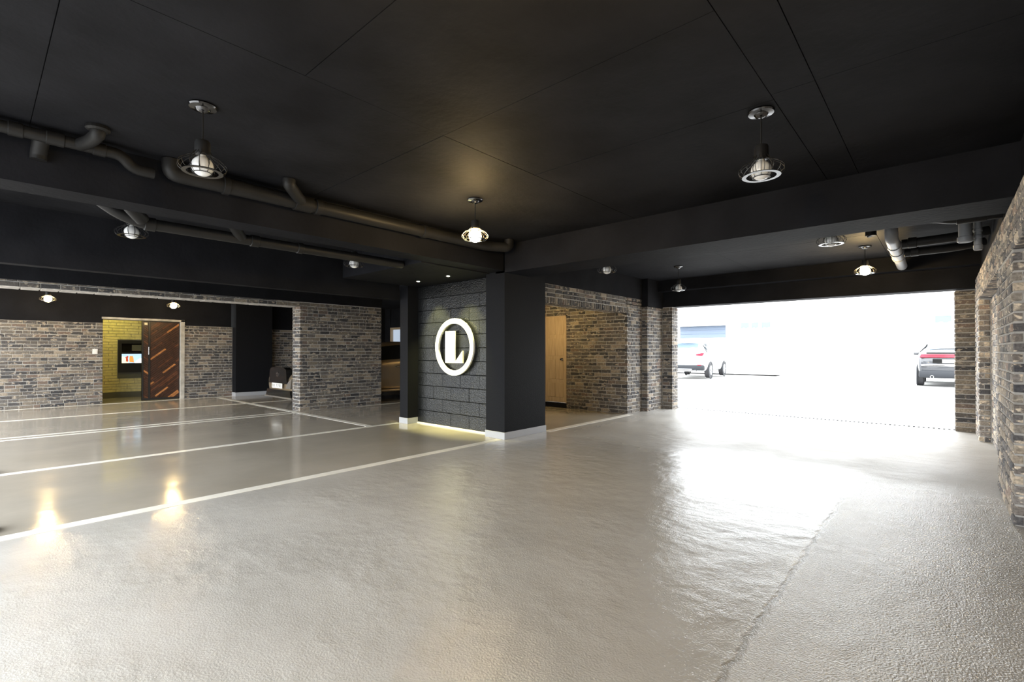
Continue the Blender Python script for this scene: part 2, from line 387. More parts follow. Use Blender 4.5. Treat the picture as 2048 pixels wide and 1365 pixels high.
# ------------------------------------------------------------------ ceiling, beams, column
ZC = 2.65
ce = struct('ceiling', B(-16.3, .9, -1.3, 10.0, ZC+.012, ZC+.25), 'ceil', 'black painted cast concrete ceiling with board joints', 'ceiling')
def cpanel(x0, x1, y0, y1, g=.0022): B(x0+g, x1-g, y0+g, y1-g, ZC+random.uniform(0, .002), ZC+.02).build('ceiling_panel', 'ceil', ce)
xs = [-4.43, -2.49, -.715, .40]
for x0, x1, ys in ((-4.43, -2.49, (-1.25, -.7, .225, 2.09, 4.8)), (-2.49, -.715, (-1.25, -.7, 1.15, 2.09, 3.06, 4.8)), (-.715, -.50, (-1.25, .9, 2.99, 4.8)), (-.50, .42, (-1.25, -.7, 1.15, 2.99, 4.8)),
                  (-4.5, -2.49, (5.3, 7.2, 9.5)), (-2.49, -.6, (5.3, 7.4, 9.5)), (-.6, .42, (5.3, 7.2, 9.5)),
                  (-6.8, -4.72, (-1.25, -.7, 1.1, 2.9, 4.8)), (-9.6, -8.2, (-1.25, 0, 2, 4.4)), (-8.2, -6.9, (-1.25, 0, 2, 4.4)), (-14.3, -12, (-1.25, 0, 2, 4.4)), (-12, -9.97, (-1.25, 0, 2, 4.4))):
    for y0, y1 in zip(ys, ys[1:]): cpanel(x0, x1, y0, y1)
col = struct('pillar', B(-4.79, -4.434, 4.80, 5.70, 0, ZC), 'column', 'black square pillar right of the round emblem wall', 'pillar')
tag(B(-4.80, -4.424, 4.79, 5.71, 0, .095, c=.002).build('skirting', 'skirt', col), 'pale grey painted skirting')
struct('beam_1', B(-4.73, -4.45, -1.25, 4.80, 2.30, ZC+.01), 'black', 'long black ceiling beam running into the square pillar, pipe along its face', 'beam')
struct('beam_2', B(-4.60, .42, 4.80, 5.34, 2.275, ZC+.01), 'black', 'wide black cross beam before the exit bay', 'beam')
struct('beam_3', B(-6.93, -6.79, -1.25, 4.75, 2.065, ZC+.01), 'black', 'thin deep black beam ending above the small pilaster', 'beam')
struct('beam_4', B(-9.97, -9.62, -1.25, 6.25, 2.20, ZC+.01), 'black', 'black beam above the brick lintel of the far stalls', 'beam')
struct('beam_5', B(-4.5, .42, 9.38, 9.62, 2.43, ZC+.01), 'black', 'shallow black step beam behind the lit lamp in the exit bay', 'beam')
struct('beam_6', B(-4.6, .55, 9.62, 9.95, 2.12, 2.72), 'black', 'black lintel beam over the wide exit opening', 'beam')
struct('beam_7', B(-16.3, .9, -1.35, -1.25, 2.55, ZC+.2), 'black', 'black edge beam over the open street side', 'beam')
struct('wall_front', B(-1.3, .9, -1.5, -1.35, 0, ZC+.2), 'black', 'black wall behind the camera beside the open street side', 'wall')
struct('ceiling_dropped', B(-6.60, -4.72, 3.62, 5.10, 2.285, ZC+.01), 'black', 'dropped black soffit with two spots over the emblem wall', 'soffit')
# emblem wall: painted blocks
lw = struct('wall_emblem', B(-6.60, -4.78, 5.0, 5.15, 0, 2.29), 'column', 'glossy black painted block wall carrying the round white emblem', 'wall')
for r in range(11):
    z0 = .02+r*.2055; x = -6.58-(.2 if r % 2 else 0)
    while x < -4.80:
        a, b = max(x, -6.58)+.003, min(x+.42, -4.79)-.003
        if b-a > .03: B(a, b, 4.97-random.uniform(0, .003), 5.02, z0+.003, z0+.2025, c=.004).build('block', 'logo_block', lw)
        x += .42
tag(B(-6.58, -4.79, 4.955, 4.972, 0, .02).build('lit_gap_strip', 'line', lw), 'pale strip painted as the lit gap at the foot of the emblem wall')  # bright line of lit floor at the wall foot, built as a pale strip
pil = struct('pilaster', B(-6.80, -6.585, 4.77, 5.12, 0, 2.29), 'column', 'slim black pilaster left of the emblem wall', 'pilaster')
tag(B(-6.81, -6.577, 4.76, 5.13, 0, .095, c=.002).build('skirting', 'skirt', pil), 'pale grey painted skirting')

# ------------------------------------------------------------------ round emblem sign
sg = thing('round_sign', 'round white emblem with a letter L on the black block wall', 'sign', (-5.588, 4.97, 1.2675))
n = 72; Ro, Ri = .440, .362
MB().lathe([(Ro, -.075), (Ri, -.075), (Ri, -.045), (Ro, -.045)], n, axis='y', closed=True).build('ring', 'sign', sg, smooth=True)
MB().prism([(-.194, -.245), (.014, -.245), (.014, .246), (-.194, .246)], -.075, -.045).build('letter_stem', 'sign', sg)
MB().prism([(.020, -.245), (.200, -.245), (.200, -.057)], -.075, -.045).build('letter_foot', 'sign', sg)
for a in range(6):
    x, z = .40*math.cos(a*PI/3+.3), .40*math.sin(a*PI/3+.3); MB().lathe([(.008, -.046), (.008, 0)], 8, (x, 0, z), 'y').build('standoff', 'metal_black', sg)
for x, z in ((-.09, -.2), (-.09, .2), (.16, -.2)): MB().lathe([(.008, -.046), (.008, 0)], 8, (x, 0, z), 'y').build('standoff', 'metal_black', sg)

# ------------------------------------------------------------------ left brick wall (far stalls) with the sliding door
XL = -14.28
wl = struct('wall_left', MB().box(XL-.30, XL-IN, -1.25, 1.94, 0, 1.85).box(XL-.30, XL-IN, 3.52, 4.64, 0, 1.85).box(XL-.30, XL-IN, 5.55, 7.3, 0, 1.82), 'mortar', 'antique brick wall with the sliding plank door', 'wall')
bl = Bricks(wl)
bl.lay((XL, -.3), (0, 1), (1, 0), 2.24, .0, 1.85); bl.lay((XL, 3.52), (0, 1), (1, 0), 1.11, 0, 1.85); bl.lay((XL, 5.56), (0, 1), (1, 0), 1.6, 0, 1.82)
bl.finish()
up = MB().box(XL-.30, XL-.005, -1.25, 1.94, 1.85, 2.67).box(XL-.30, XL-.005, 1.94, 3.52, 1.985, 2.67).box(XL-.3, XL-.005, 3.52, 4.6, 1.85, 2.67).box(XL-.3, XL-.005, 5.5, 9.4, 1.82, 2.67).box(XL-.3, XL-.005, 7.2, 9.4, 0, 1.83)
tag(up.build('upper_panel', 'black', wl), 'black painted band above the bricks')
pl = struct('pillar_wall', B(XL-.3, -14.02, 4.63, 5.56, 0, ZC), 'column', 'broad black pillar between brick panels of the left wall', 'pillar')
tag(B(XL-.3, -14.008, 4.62, 5.57, 0, .10, c=.002).build('skirting', 'skirt', pl), 'pale grey painted skirting')
# door surround
fr = struct('trim_2', MB().box(XL-.26, XL+.012, 3.45, 3.53, 0, 1.985).box(XL-.26, XL+.012, 1.92, 3.53, 1.945, 1.99), 'stone_reveal', 'pale stone surround of the sliding door opening', 'door frame')
dr = thing('door_1', 'sliding door of dark diagonal planks with orange streaks', 'door', (XL-.11, 2.68, 0), kind='structure')
# local: y along the leaf 0..0.77, z up, front face at x=0
B(-.05, -.012, 0, .77, .012, 1.935).build('leaf', 'plank_dark', dr)
MB().box(-.05, .012, 0, .03, .012, 1.935).box(-.05, .012, .125, .165, .012, 1.935).box(-.05, .006, .755, .77, .012, 1.935).box(-.05, .006, .03, .77, .012, .06).box(-.05, .006, .03, .77, 1.915, 1.935).build('frame', 'metal_black', dr)
def clip(poly, y0, y1, z0, z1):
    for ax, lim, sgn in ((0, y0, 1), (0, y1, -1), (1, z0, 1), (1, z1, -1)):
        out = []
        for a, b in zip(poly, poly[1:]+poly[:1]):
            ia, ib = (a[ax]-lim)*sgn >= 0, (b[ax]-lim)*sgn >= 0
            if ia: out.append(a)
            if ia != ib:
                t = (lim-a[ax])/(b[ax]-a[ax]); out.append((a[0]+t*(b[0]-a[0]), a[1]+t*(b[1]-a[1])))
        poly = out
        if len(poly) < 3: return None
    return poly
def planks(y0, y1, z0, z1, ang, wd, oranges):
    ca, sa = math.cos(ang), math.sin(ang); cy, cz = (y0+y1)/2, (z0+z1)/2; R_ = 1.5; k = -R_
    while k < R_:
        t = -R_+random.uniform(0, .4)
        while t < R_:
            L = random.uniform(.25, .7); q = []
            for a, b in ((t, k), (t+L-.004, k), (t+L-.004, k+wd-.003), (t, k+wd-.003)): q.append((cy+a*ca-b*sa, cz+a*sa+b*ca))
            q = clip(q, y0, y1, z0, z1)
            if q:
                mid = (sum(p[0] for p in q)/len(q), sum(p[1] for p in q)/len(q))
                c = 'plank_orange' if any(abs(mid[0]-oy) < .10 and abs(mid[1]-oz) < .022 for oy, oz in oranges) or random.random() < .02 else ('plank_mid' if random.random() < .22 else 'plank_dark')
                MB().prism(q, -.012, random.uniform(.0, .008), 'x').build('plank', c, dr)
            t += L
        k += wd
planks(.168, .753, .062, 1.913, math.radians(40), .042, [(.25, 1.72), (.34, 1.12), (.27, .42), (.66, .55), (.60, .78), (.45, .20), (.72, .12), (.5, .95)])
planks(.032, .123, .062, 1.913, math.radians(-40), .042, [(.07, .72)])
tag(MB().box(.012, .03, .128, .133, 1.13, 1.15).box(.012, .03, .128, .133, 1.28, 1.30).box(.026, .036, .126, .140, 1.12, 1.31, c=.003).build('handle', 'steel', dr), 'slim steel pull handle')
tag(B(.006, .016, .045, .105, 1.84, 1.895).build('sticker', 'tape', dr), 'small pale square plate')
# room behind the door
rm = struct('wall_room', MB().box(-16.20, -15.92, 1.2, 4.2, 0, 2.4), 'mortar', 'lit cream brick wall of the small room behind the sliding door', 'wall')
rb = Bricks(rm, 'room_brick', 120)
rb.lay((-15.9, 1.5), (0, 1), (1, 0), 2.0, .14, 2.3, course=.072, joint=.008, lens=(.30, .30, .30, .22), full=.3, cuts=((.955, 1.80, .50, 1.49),))
rb.finish()
tag(B(-15.93, -15.885, 1.5, 3.5, 0, .14).build('skirting', 'room_grey', rm), 'dark grey skirting')
struct('wall_room_side', MB().box(-16.2, XL-.3, 1.15, 1.35, 0, 2.4).box(-16.2, XL-.3, 4.1, 4.3, 0, 2.4).box(-16.3, XL-.3, 1.1, 4.3, 2.35, 2.5), 'room_brick', 'plain side walls of the small lit room', 'wall')
wn = thing('window_1', 'black framed display window in the cream brick wall, bright picture in it', 'window', (-15.9, 2.46, .65), kind='structure')
MB().box(-.03, .03, 0, .075, 0, .84).box(-.03, .03, .78, .85, 0, .84).box(-.03, .03, .075, .78, .755, .84).box(-.03, .03, .075, .78, 0, .245).box(-.03, .03, .075, .78, .485, .525).build('frame', 'metal_black', wn)
B(-.03, -.01, .075, .78, .525, .755).build('upper_pane', 'trim_gloss', wn)
tag(MB().box(-.01, .012, .29, .66, .56, .72).build('panel', 'room_grey', wn), 'grey board behind the upper pane')
sc = B(-.03, -.005, .075, .78, .245, .485).build('screen', 'pic_sky', wn); tag(sc, 'lit picture of a sandy shore under blue sky')
MB().prism([(.075, .245), (.225, .245), (.18, .33), (.15, .40), (.075, .42)], -.005, -.002, 'x').build('sand', 'pic_sand', sc)
MB().prism([(.165, .262), (.185, .30), (.20, .262), (.215, .30), (.205, .37), (.22, .41), (.19, .44), (.18, .41), (.15, .40), (.165, .36)], -.002, .001, 'x').build('red_figure', 'pic_red', sc)
MB().prism([(.24, .27), (.335, .255), (.325, .36), (.31, .425), (.245, .43), (.235, .36)], -.002, .001, 'x').build('orange_shape', 'pic_orange', sc)
MB().prism([(.35, .245), (.72, .245), (.68, .32), (.58, .37), (.46, .36), (.39, .31)], -.003, .0, 'x').build('white_dome', 'pic_white', sc)
tag(B(-.03, .008, 0, .85, -.15, 0).build('sill_panel', 'room_grey', wn), 'grey panel under the frame')
rl = thing('ceiling_lamp', 'round ceiling lamp of the small lit room', 'lamp', (-15.2, 2.3, 2.35))
MB().lathe([(.16, 0), (.18, -.02), (.16, -.05), (.05, -.07)], 24).build('diffuser', 'room_lamp', rl, smooth=True)
MB().lathe([(.20, 0), (.20, -.015)], 24).build('base', 'plastic', rl)
sw = thing('light_switch', 'small white switch plate on the bricks beside the sliding door', 'switch', (XL+.004, 1.805, 1.198))
B(0, .012, -.045, .045, -.055, .055, c=.003).build('plate', 'plastic', sw); B(.012, .016, -.03, .03, -.04, .04, c=.002).build('rocker', 'plastic', sw)

# ------------------------------------------------------------------ far brick pier with lintel
XP = -9.62
wp = struct('wall_pier', B(XP-.35+IN, XP-IN, 4.35+IN, 6.24-IN, 0, 2.2), 'mortar', 'free standing brick pier left of the pilaster', 'wall')
bp = Bricks(wp)
bp.lay((XP, 4.35), (0, 1), (1, 0), 1.89, 0, 2.19, ends=((0, D), (0, 0)))
bp.lay((XP-.35, 4.35), (1, 0), (0, -1), .35, 0, 2.19, ends=((0, 0), (D, 0)))
bp.lay((XP, 6.24), (-1, 0), (0, 1), .35, 0, 2.19); bp.lay((XP-.35, 6.24), (0, -1), (-1, 0), 1.89, 0, 2.19, ends=((0, 0), (D, D)))
bp.finish()
wl2 = struct('lintel', B(XP-.35+IN, XP-IN, -1.25, 4.35, 2.10+IN, 2.21), 'mortar', 'brick faced lintel over the far parking stalls', 'lintel')
b2 = Bricks(wl2, limit=200)
b2.lay((XP, -.6), (0, 1), (1, 0), 4.95, 2.105, 2.175, lens=(.2, .2, .15))
b2.lay((XP, -.6), (0, 1), (1, 0), 4.95, 2.175, 2.20, course=.03, joint=.006)
b2.finish(); b2 = Bricks(wl2, 'brick_bounce', 60)
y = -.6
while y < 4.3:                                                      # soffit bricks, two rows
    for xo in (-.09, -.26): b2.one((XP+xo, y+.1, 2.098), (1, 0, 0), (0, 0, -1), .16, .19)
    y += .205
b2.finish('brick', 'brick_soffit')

# ------------------------------------------------------------------ nook: back wall, wooden door, lintel, exit piers
YN = 8.34
wn2 = struct('wall_back', MB().box(-5.94, -4.52-IN, YN+IN, YN+.3, 0, 2.3).box(-7.4, -6.48, YN+IN, YN+.3, 0, 2.3).box(-6.5, -5.9, YN+IN, YN+.3, 1.955, 2.3), 'mortar', 'warm lit brick wall of the nook with the oak door', 'wall')
bn = Bricks(wn2)
bn.lay((-7.0, YN), (1, 0), (0, -1), 2.5, 0, 2.24, cuts=((.50, 1.07, -.1, 1.955),), ends=((0, 0), (D, 0)))
bn.finish()
dd = thing('door_2', 'pale oak door with steel knob in the brick nook', 'door', (-6.21, YN+.02, 0), kind='structure')
B(-.285, .285, 0, .05, .11, 1.955).build('leaf', 'oak', dd)
MB().box(-.29, -.272, -.03, .05, .10, 1.96).box(.272, .29, -.03, .05, .10, 1.96).box(-.29, .29, -.03, .05, 1.94, 1.96).build('frame', 'oak', dd)
for z0, z1 in ((.22, .52), (.60, 1.02), (1.10, 1.48), (1.56, 1.86)):
    for x0, x1 in ((-.22, -.02), (.02, .20)): B(x0, x1, -.008, 0, z0, z1, c=.003).build('door_panel', 'oak', dd)
kb = MB().lathe([(.026, -.008), (.026, -.012), (.012, -.015), (.012, -.04), (.027, -.05), (.03, -.062), (.02, -.075)], 16, (.18, 0, 1.03), 'y').build('knob', 'chrome', dd, smooth=True); tag(kb, 'round steel knob')
tag(B(-.29, .29, -.035, .05, 0, .10).build('threshold', 'black', dd), 'dark stone threshold step')
struct('wall_nook_side', MB().box(-7.05, -6.95, 5.12, 9.5, 0, ZC), 'black', 'black side wall of the nook behind the emblem wall', 'wall')
struct('ceiling_nook', MB().box(-7.5, -4.75, 5.1, YN+.3, 2.30, 2.5), 'black', 'low black ceiling of the nook', 'ceiling')
XN = -4.50
we = struct('wall_exit', MB().box(XN-.30, XN-IN, 8.34+IN+.01, 8.95, 0, 2.2).box(XN-.30, -4.37-IN, 8.93+IN, 9.64, 0, 2.09).box(XN-.3, -4.15-IN, 9.60+IN, 9.88-IN, 0, 2.12)
            .box(XN-.30, XN-IN, 5.7, 8.4, 1.94+IN, 2.24).box(XN-.3, XN-IN, 8.3, 9.3, 2.1, 2.24), 'mortar', 'stepped brick wall and lintel left of the exit', 'wall')
be = Bricks(we)
be.lay((XN, 8.34), (0, 1), (1, 0), .60, 0, 1.94, ends=((0, D), (0, 0)))
be.lay((XN, 8.93), (1, 0), (0, -1), .13, 0, 2.10, ends=((0, 0), (0, 0)))
be.lay((-4.37, 8.93+D), (0, 1), (1, 0), .67-D, 0, 2.10, ends=((0, 0), (0, 0)))
be.lay((-4.37, 9.60), (1, 0), (0, -1), .22, 0, 2.11); be.lay((-4.15, 9.60+D), (0, 1), (1, 0), .28-D, 0, 2.11)
y = 5.72
while y < 8.36:
    be.one((XN, y+.029, 1.99), (0, 1, 0), (1, 0, 0), .05, .094, .056); be.one((XN-.10, y+.029, 1.938), (0, 1, 0), (0, 0, -1), .055, .18, .04); y += .066
be.lay((XN, 5.72), (0, 1), (1, 0), 3.22, 2.045, 2.24, ends=((0, 0), (0, 0)), course=.066)
be.lay((XN, 8.37), (0, 1), (1, 0), .56, 1.94, 2.045, course=.055)
be.finish()
tag(B(XN-.30, XN+.015, 5.68, 9.65, 2.24, ZC).build('upper_panel', 'black', we), 'black painted band above the brick lintel')
tag(B(XN-.1, -4.36, 8.925, 9.65, 2.10, ZC).build('corner_panel', 'black', we), 'black painted block beside the exit beam')
struct('wall_north', MB().box(-16.3, -13.92, 9.4, 9.7, 0, ZC).box(-13.2, -6.9, 9.4, 9.7, 0, ZC).box(-13.95, -13.1, 9.4, 9.7, 0, 1.30).box(-13.95, -13.1, 9.4, 9.7, 1.99, ZC), 'black', 'dark wall behind the parked champagne sedan', 'wall')
w2 = thing('window_2', 'small timber framed window glowing pale blue behind the sedan', 'window', (-13.55, 9.42, 1.30), kind='structure')
MB().box(-.38, -.30, -.05, .06, 0, .70).box(.30, .38, -.05, .06, 0, .70).box(-.30, .30, -.05, .06, .63, .70).box(-.30, .30, -.05, .06, 0, .05).build('frame', 'oak', w2)
tag(B(-.30, .30, .02, .03, .05, .63).build('pane', 'day_pane', w2), 'frosted daylit pane')

# ------------------------------------------------------------------ right brick wall with piers and niches
XR = .36
wr = struct('wall_right', MB().box(XR+.12+IN, .85, -1.3, 9.8, 0, 2.24).box(XR+IN, .6, 8.90+IN, 9.80, 0, 2.24).box(XR+IN, .6, 4.77+IN, 6.02-IN, 0, 2.24).box(XR+IN, .6, -1.3, 2.0, 0, 2.24)
            .box(XR+IN, .6, -1.3, 9.8, 1.91+IN, 2.24), 'mortar', 'brick wall of piers and blind niches along the right side', 'wall')
br = Bricks(wr, 'brick_lit', 295)
R0 = ((0, D), (0, D))
br.lay((XR, 8.90), (0, 1), (-1, 0), .90, 0, 1.89, joint=.015, ends=((0, D), (0, 0)), lens=(.2, .2, .15))
br.lay((XR, 8.90), (1, 0), (0, -1), .12, 0, 1.89, joint=.015, ends=((D, 0), (0, 0)))
br.lay((XR+.12, 6.02), (0, 1), (-1, 0), 2.88, 0, 1.89, joint=.015)
br.lay((XR, 4.77), (0, 1), (-1, 0), 1.25, 0, 1.89, joint=.015, ends=((0, D), (0, 0)))
br.lay((XR, 4.77), (1, 0), (0, -1), .12, 0, 1.89, joint=.015, ends=((D, 0), (0, 0)))
br.lay((XR+.12, 1.5), (0, 1), (-1, 0), 3.2, 0, 1.89)
br.lay((XR, 2.6), (0, 1), (-1, 0), 7.2, 1.91, 2.24, course=.0665, joint=.014)
y = 2.6
while y < 9.0:                                                      # soffit bricks of the niche lintels
    if not 4.75 < y < 6.0: br.one((XR+.065, y+.029, 1.905), (0, 1, 0), (0, 0, -1), .055, .12, .03)
    y += .067
br.finish()
tag(B(XR+.05, .85, -1.3, 9.62, 2.24, ZC).build('upper_panel', 'black', wr), 'black painted band above the bricks')
wj = struct('wall_jamb', B(.14+IN, .85, 9.81+IN, 10.06, 0, 2.12), 'mortar', 'brick jamb at the right edge of the exit', 'wall')
bj = Bricks(wj)
bj.lay((.14, 9.81), (1, 0), (0, -1), .23, 0, 2.11, ends=((0, 0), (0, 0)), lens=(.23,)); bj.lay((.14, 10.06), (0, -1), (-1, 0), .25-D, 0, 2.11)
bj.finish()

# ------------------------------------------------------------------ pipes
def pipe(name, label, pts, r, couplings=(), m='pipe', fil=.12, extra=()):
    o = Vector(pts[0]); t = thing(name, label, 'pipe', o)
    MB().tube([p-o for p in fillet(pts, fil)], r, 16).build('pipe_run', m, t, smooth=True)
    for a, d, L in couplings:
        a = Vector(a)-o; d = Vector(d).normalized(); MB().tube([a-d*L/2, a-d*(L/2-.004), a+d*(L/2-.004), a+d*L/2], [r*1.05, r*1.17, r*1.17, r*1.05], 16).build('coupling', m, t, smooth=True)
    for p2, r2 in extra: MB().tube([Vector(p)-o for p in fillet(p2, .08)], r2, 16).build('branch', m, t, smooth=True)
    return t
Yd = (0, 1, 0); Zd = (0, 0, 1)
pipe('drain_pipe', 'thick black drain pipe along the long beam, ending in an elbow by the pillar', [(-4.33, .98, 2.645), (-4.33, .98, 2.545), (-4.33, 4.35, 2.545), (-4.17, 4.60, 2.545), (-4.17, 4.60, 2.645)], .062,
     [((-4.33, 1.98, 2.545), Yd, .16), ((-4.33, 2.12, 2.545), Yd, .06), ((-4.33, 3.35, 2.545), Yd, .06), ((-4.33, 1.35, 2.545), Yd, .05)], extra=[([(-4.08, 1.75, 2.645), (-4.08, 1.75, 2.60), (-4.32, 1.97, 2.55)], .05)])
pipe('vent_pipe', 'thinner black pipe left of the thick drain pipe, with a stub and trap', [(-4.30, -1.2, 2.585), (-4.30, .68, 2.585), (-4.34, .75, 2.515), (-4.34, .875, 2.515)], .038,
     [((-4.30, .16, 2.585), Yd, .07), ((-4.30, .34, 2.585), Yd, .09), ((-4.30, .56, 2.585), Yd, .07), ((-4.30, .02, 2.585), Yd, .07)], fil=.06,
     extra=[([(-4.05, .52, 2.632), (-4.05, .52, 2.60), (-4.17, .5, 2.585), (-4.30, .46, 2.585)], .04), ([(-4.34, .28, 2.585), (-4.42, .27, 2.50), (-4.42, .27, 2.46)], .042)])
vp = [o for o in C.objects if o.name.startswith('vent_pipe')][0]
MB().lathe([(.06, 0), (.065, -.02), (.05, -.03)], 20, Vector((-4.05, .52, ZC))-vp.location).build('collar', 'pipe', vp)
pipe('waste_pipe', 'black drain pipe hung behind the long beam near the small far pendants', [(-5.10, .55, 2.645), (-5.10, .55, 2.52), (-5.10, .85, 2.30), (-5.10, 3.6, 2.30)], .050,
     [((-5.10, 1.0, 2.30), Yd, .08), ((-5.10, 1.85, 2.30), Yd, .08), ((-5.10, 2.3, 2.30), Yd, .06)], fil=.2,
     extra=[([(-4.92, .80, 2.645), (-4.92, .80, 2.42), (-5.06, .94, 2.32)], .055), ([(-4.90, 1.55, 2.645), (-4.90, 1.55, 2.44), (-5.08, 1.72, 2.31)], .05)])
pipe('soil_pipe', 'thick grey pipe running towards the exit beside the lit lamp', [(-.42, 6.85, 2.645), (-.42, 6.85, 2.47), (-.44, 9.2, 2.47)], .062,
     [((-.423, 7.35, 2.47), Yd, .10), ((-.428, 7.85, 2.47), Yd, .10), ((-.433, 8.3, 2.47), Yd, .06)], m='pipe_grey', fil=.15)
pipe('branch_pipe', 'first black branch pipe from the right wall to the thick grey pipe', [(.38, 7.25, 2.50), (.1, 7.2, 2.46), (-.345, 7.2, 2.45)], .052, [((-.25, 7.2, 2.455), (1, 0, 0), .08)])
pipe('branch_pipe', 'second black branch pipe from the right wall, nearer the exit', [(.38, 7.95, 2.50), (.1, 7.85, 2.45), (-.35, 7.8, 2.44)], .050, [((-.25, 7.8, 2.445), (1, 0, 0), .08)])
pipe('trap_pipe', 'black pipe under the cross beam dropping to a cup above the lamp', [(-.52, 6.0, 2.36), (-.55, 6.0, 2.45), (-.05, 6.0, 2.45), (.08, 5.95, 2.40), (.40, 5.95, 2.40)], .040,
     [((-.53, 6.0, 2.385), Zd, .05), ((.2, 5.95, 2.40), (1, 0, 0), .2)], fil=.07)
pipe('riser_pipe', 'short wide grey pipe stub by the right wall', [(.17, 6.35, 2.645), (.17, 6.35, 2.25)], .050, [((.17, 6.35, 2.28), Zd, .05)], m='pipe_grey')
pipe('riser_pipe', 'short narrow grey pipe stub against the right wall', [(.26, 6.4, 2.645), (.26, 6.4, 2.17)], .030, [((.26, 6.4, 2.36), Zd, .03), ((.26, 6.4, 2.30), Zd, .03), ((.26, 6.4, 2.20), Zd, .04)], m='pipe_grey')
pipe('waste_branch', 'fat short black pipe at the right wall just behind the cross beam', [(-.06, 5.66, 2.50), (.02, 5.66, 2.46), (.38, 5.66, 2.46)], .075, [((.12, 5.66, 2.46), (1, 0, 0), .10)], fil=.05)
pipe('conduit', 'thin black conduit under the cross beam in the exit bay', [(-3.6, 5.75, 2.63), (-2.5, 5.75, 2.63), (-2.3, 5.95, 2.63), (-.7, 5.95, 2.63)], .014, fil=.05)

# ------------------------------------------------------------------ pendant lamps
def pendant(lit, zb):
    t = thing('pendant_lamp', '', 'lamp', (0, 0, 0)); cz = ZC
    MB().lathe([(.072, cz), (.075, cz-.008), (.070, cz-.016), (.040, cz-.020), (.030, cz-.035), (.010, cz-.042)], 28).build('canopy', 'black_nickel', t, smooth=True)
    MB().lathe([(.0045, zb+.14), (.0045, cz-.04)], 8).build('cord', 'metal_black', t)
    MB().lathe([(.012, zb+.150), (.036, zb+.145), (.040, zb+.135), (.041, zb+.065), (.033, zb+.060)], 24).build('socket', 'metal_black', t, smooth=True)
    prof = [(.017, zb+.075), (.018, zb+.056)]
    for k in range(1, 15):
        a = math.radians(62-k*10.6); prof.append((.058*math.cos(a), zb+.058*math.sin(a)-.004))
    MB().lathe(prof, 24).build('bulb', 'bulb_on' if lit else 'bulb_off', t, smooth=True)
    cg = MB(); shape = [(.038, .085), (.055, .055), (.105, .030), (.128, .002), (.122, -.022), (.104, -.036)]
    pts = fillet([(r, 0, z) for r, z in shape], .02, 2)
    for k in range(16):
        a = 2*PI*k/16; cg.tube([(p.x*math.cos(a), p.x*math.sin(a), zb+p.z) for p in pts], .0019, 4)
    cin = [(.036, .07), (.052, .045), (.064, .0), (.058, -.03), (.047, -.045)]
    for k in range(8):
        a = 2*PI*(k+.3)/8; cg.tube([(r*math.cos(a), r*math.sin(a), zb+z) for r, z in cin], .0019, 4)
    cg.tube([(.047*math.cos(a), .047*math.sin(a), zb-.045) for a in [2*PI*k/24 for k in range(24)]], .0022, 4, close=True)
    cg.build('cage', 'metal_black', t)
    MB().lathe([(.106, zb-.036), (.082, zb-.036), (.082, zb-.040), (.106, zb-.040)], 36, closed=True).build('cage_ring', 'black_nickel', t, smooth=True)
    return t
protos = {}
GR = 'caged globe pendants under the black ceiling'
for x, y, zb, lit, lab in (
    (-3.243, .888, 2.295, 0, 'large unlit caged pendant near the pipes, above the parking lines'),
    (-.808, 3.155, 2.295, 0, 'unlit caged pendant with a shining ring, nearest the right wall before the cross beam'),
    (-3.31, 3.17, 2.302, 1, 'lit caged pendant glowing near the pillar with the emblem wall'),
    (-.805, .90, 2.295, 1, 'lit caged pendant above the camera lighting the near ceiling'),
    (-5.53, .95, 2.295, 0, 'small unlit caged pendant behind the long beam, left of the two there'),
    (-5.43, 3.13, 2.295, 0, 'tiny unlit caged pendant behind the long beam, nearer the emblem wall'),
    (-3.33, 5.62, 2.295, 0, 'unlit caged pendant just past the cross beam over the brick lintel'),
    (-3.344, 7.99, 2.280, 0, 'unlit caged pendant in front of the shallow step beam by the exit'),
    (-.81, 5.62, 2.295, 0, 'unlit caged pendant half hidden behind the cross beam, shining ring below'),
    (-.786, 8.16, 2.310, 1, 'lit caged pendant in the exit bay beside the thick grey pipe'),
    (-13.0, .94, 2.225, 1, 'lit caged pendant in front of the left brick wall, left of the door'),
    (-12.85, 2.96, 2.235, 1, 'lit caged pendant directly in front of the sliding plank door'),
    (-8.1, 8.85, 2.225, 1, 'unseen lit caged pendant added to light the side of the champagne sedan'),  # added out of view to brighten the side of the sedan
    (-6.0, 7.15, 2.12, 2, 'unseen lit pendant added behind the pillar to light the brick nook')):  # added out of view for the warm light in the nook
    key = (lit, round(zb, 2))
    if key not in protos: protos[key] = pendant(lit, zb); t = protos[key]
    else: t = copy_tree(protos[key])
    t.location = (x, y, 0 if lit != 2 else -.35)
    if lit == 2: t.location = (x, y, -.35)
    t['label'] = lab; t['group'] = GR
# recessed downlights
def downlight(x, y, z, label, spot=0):
    t = thing('downlight', label, 'downlight', (x, y, z))
    MB().lathe([(.048, 0), (.048, -.004), (.034, -.005), (.030, .0)], 24, closed=True).build('bezel', 'metal_black', t, smooth=True)
    MB().lathe([(.020, -.001), (.020, -.003), (.012, -.005)], 16).build('lamp_lens', 'downlight', t, smooth=True)
    if spot:
        l = bpy.data.lights.new('downlight_beam', 'SPOT'); l.energy = spot; l.spot_size = math.radians(64); l.spot_blend = .7; l.color = (1, .92, .36); l.shadow_soft_size = .02
        o = bpy.data.objects.new('downlight_beam', l); C.objects.link(o); o.parent = t; o.location = (0, 0, -.03); o.rotation_euler = (math.radians(22), 0, 0)
    return t
downlight(-6.03, 4.56, 2.285, 'small spot in the dropped soffit over the left of the emblem', 170)
downlight(-5.29, 4.53, 2.285, 'small spot in the dropped soffit over the right of the emblem', 170)
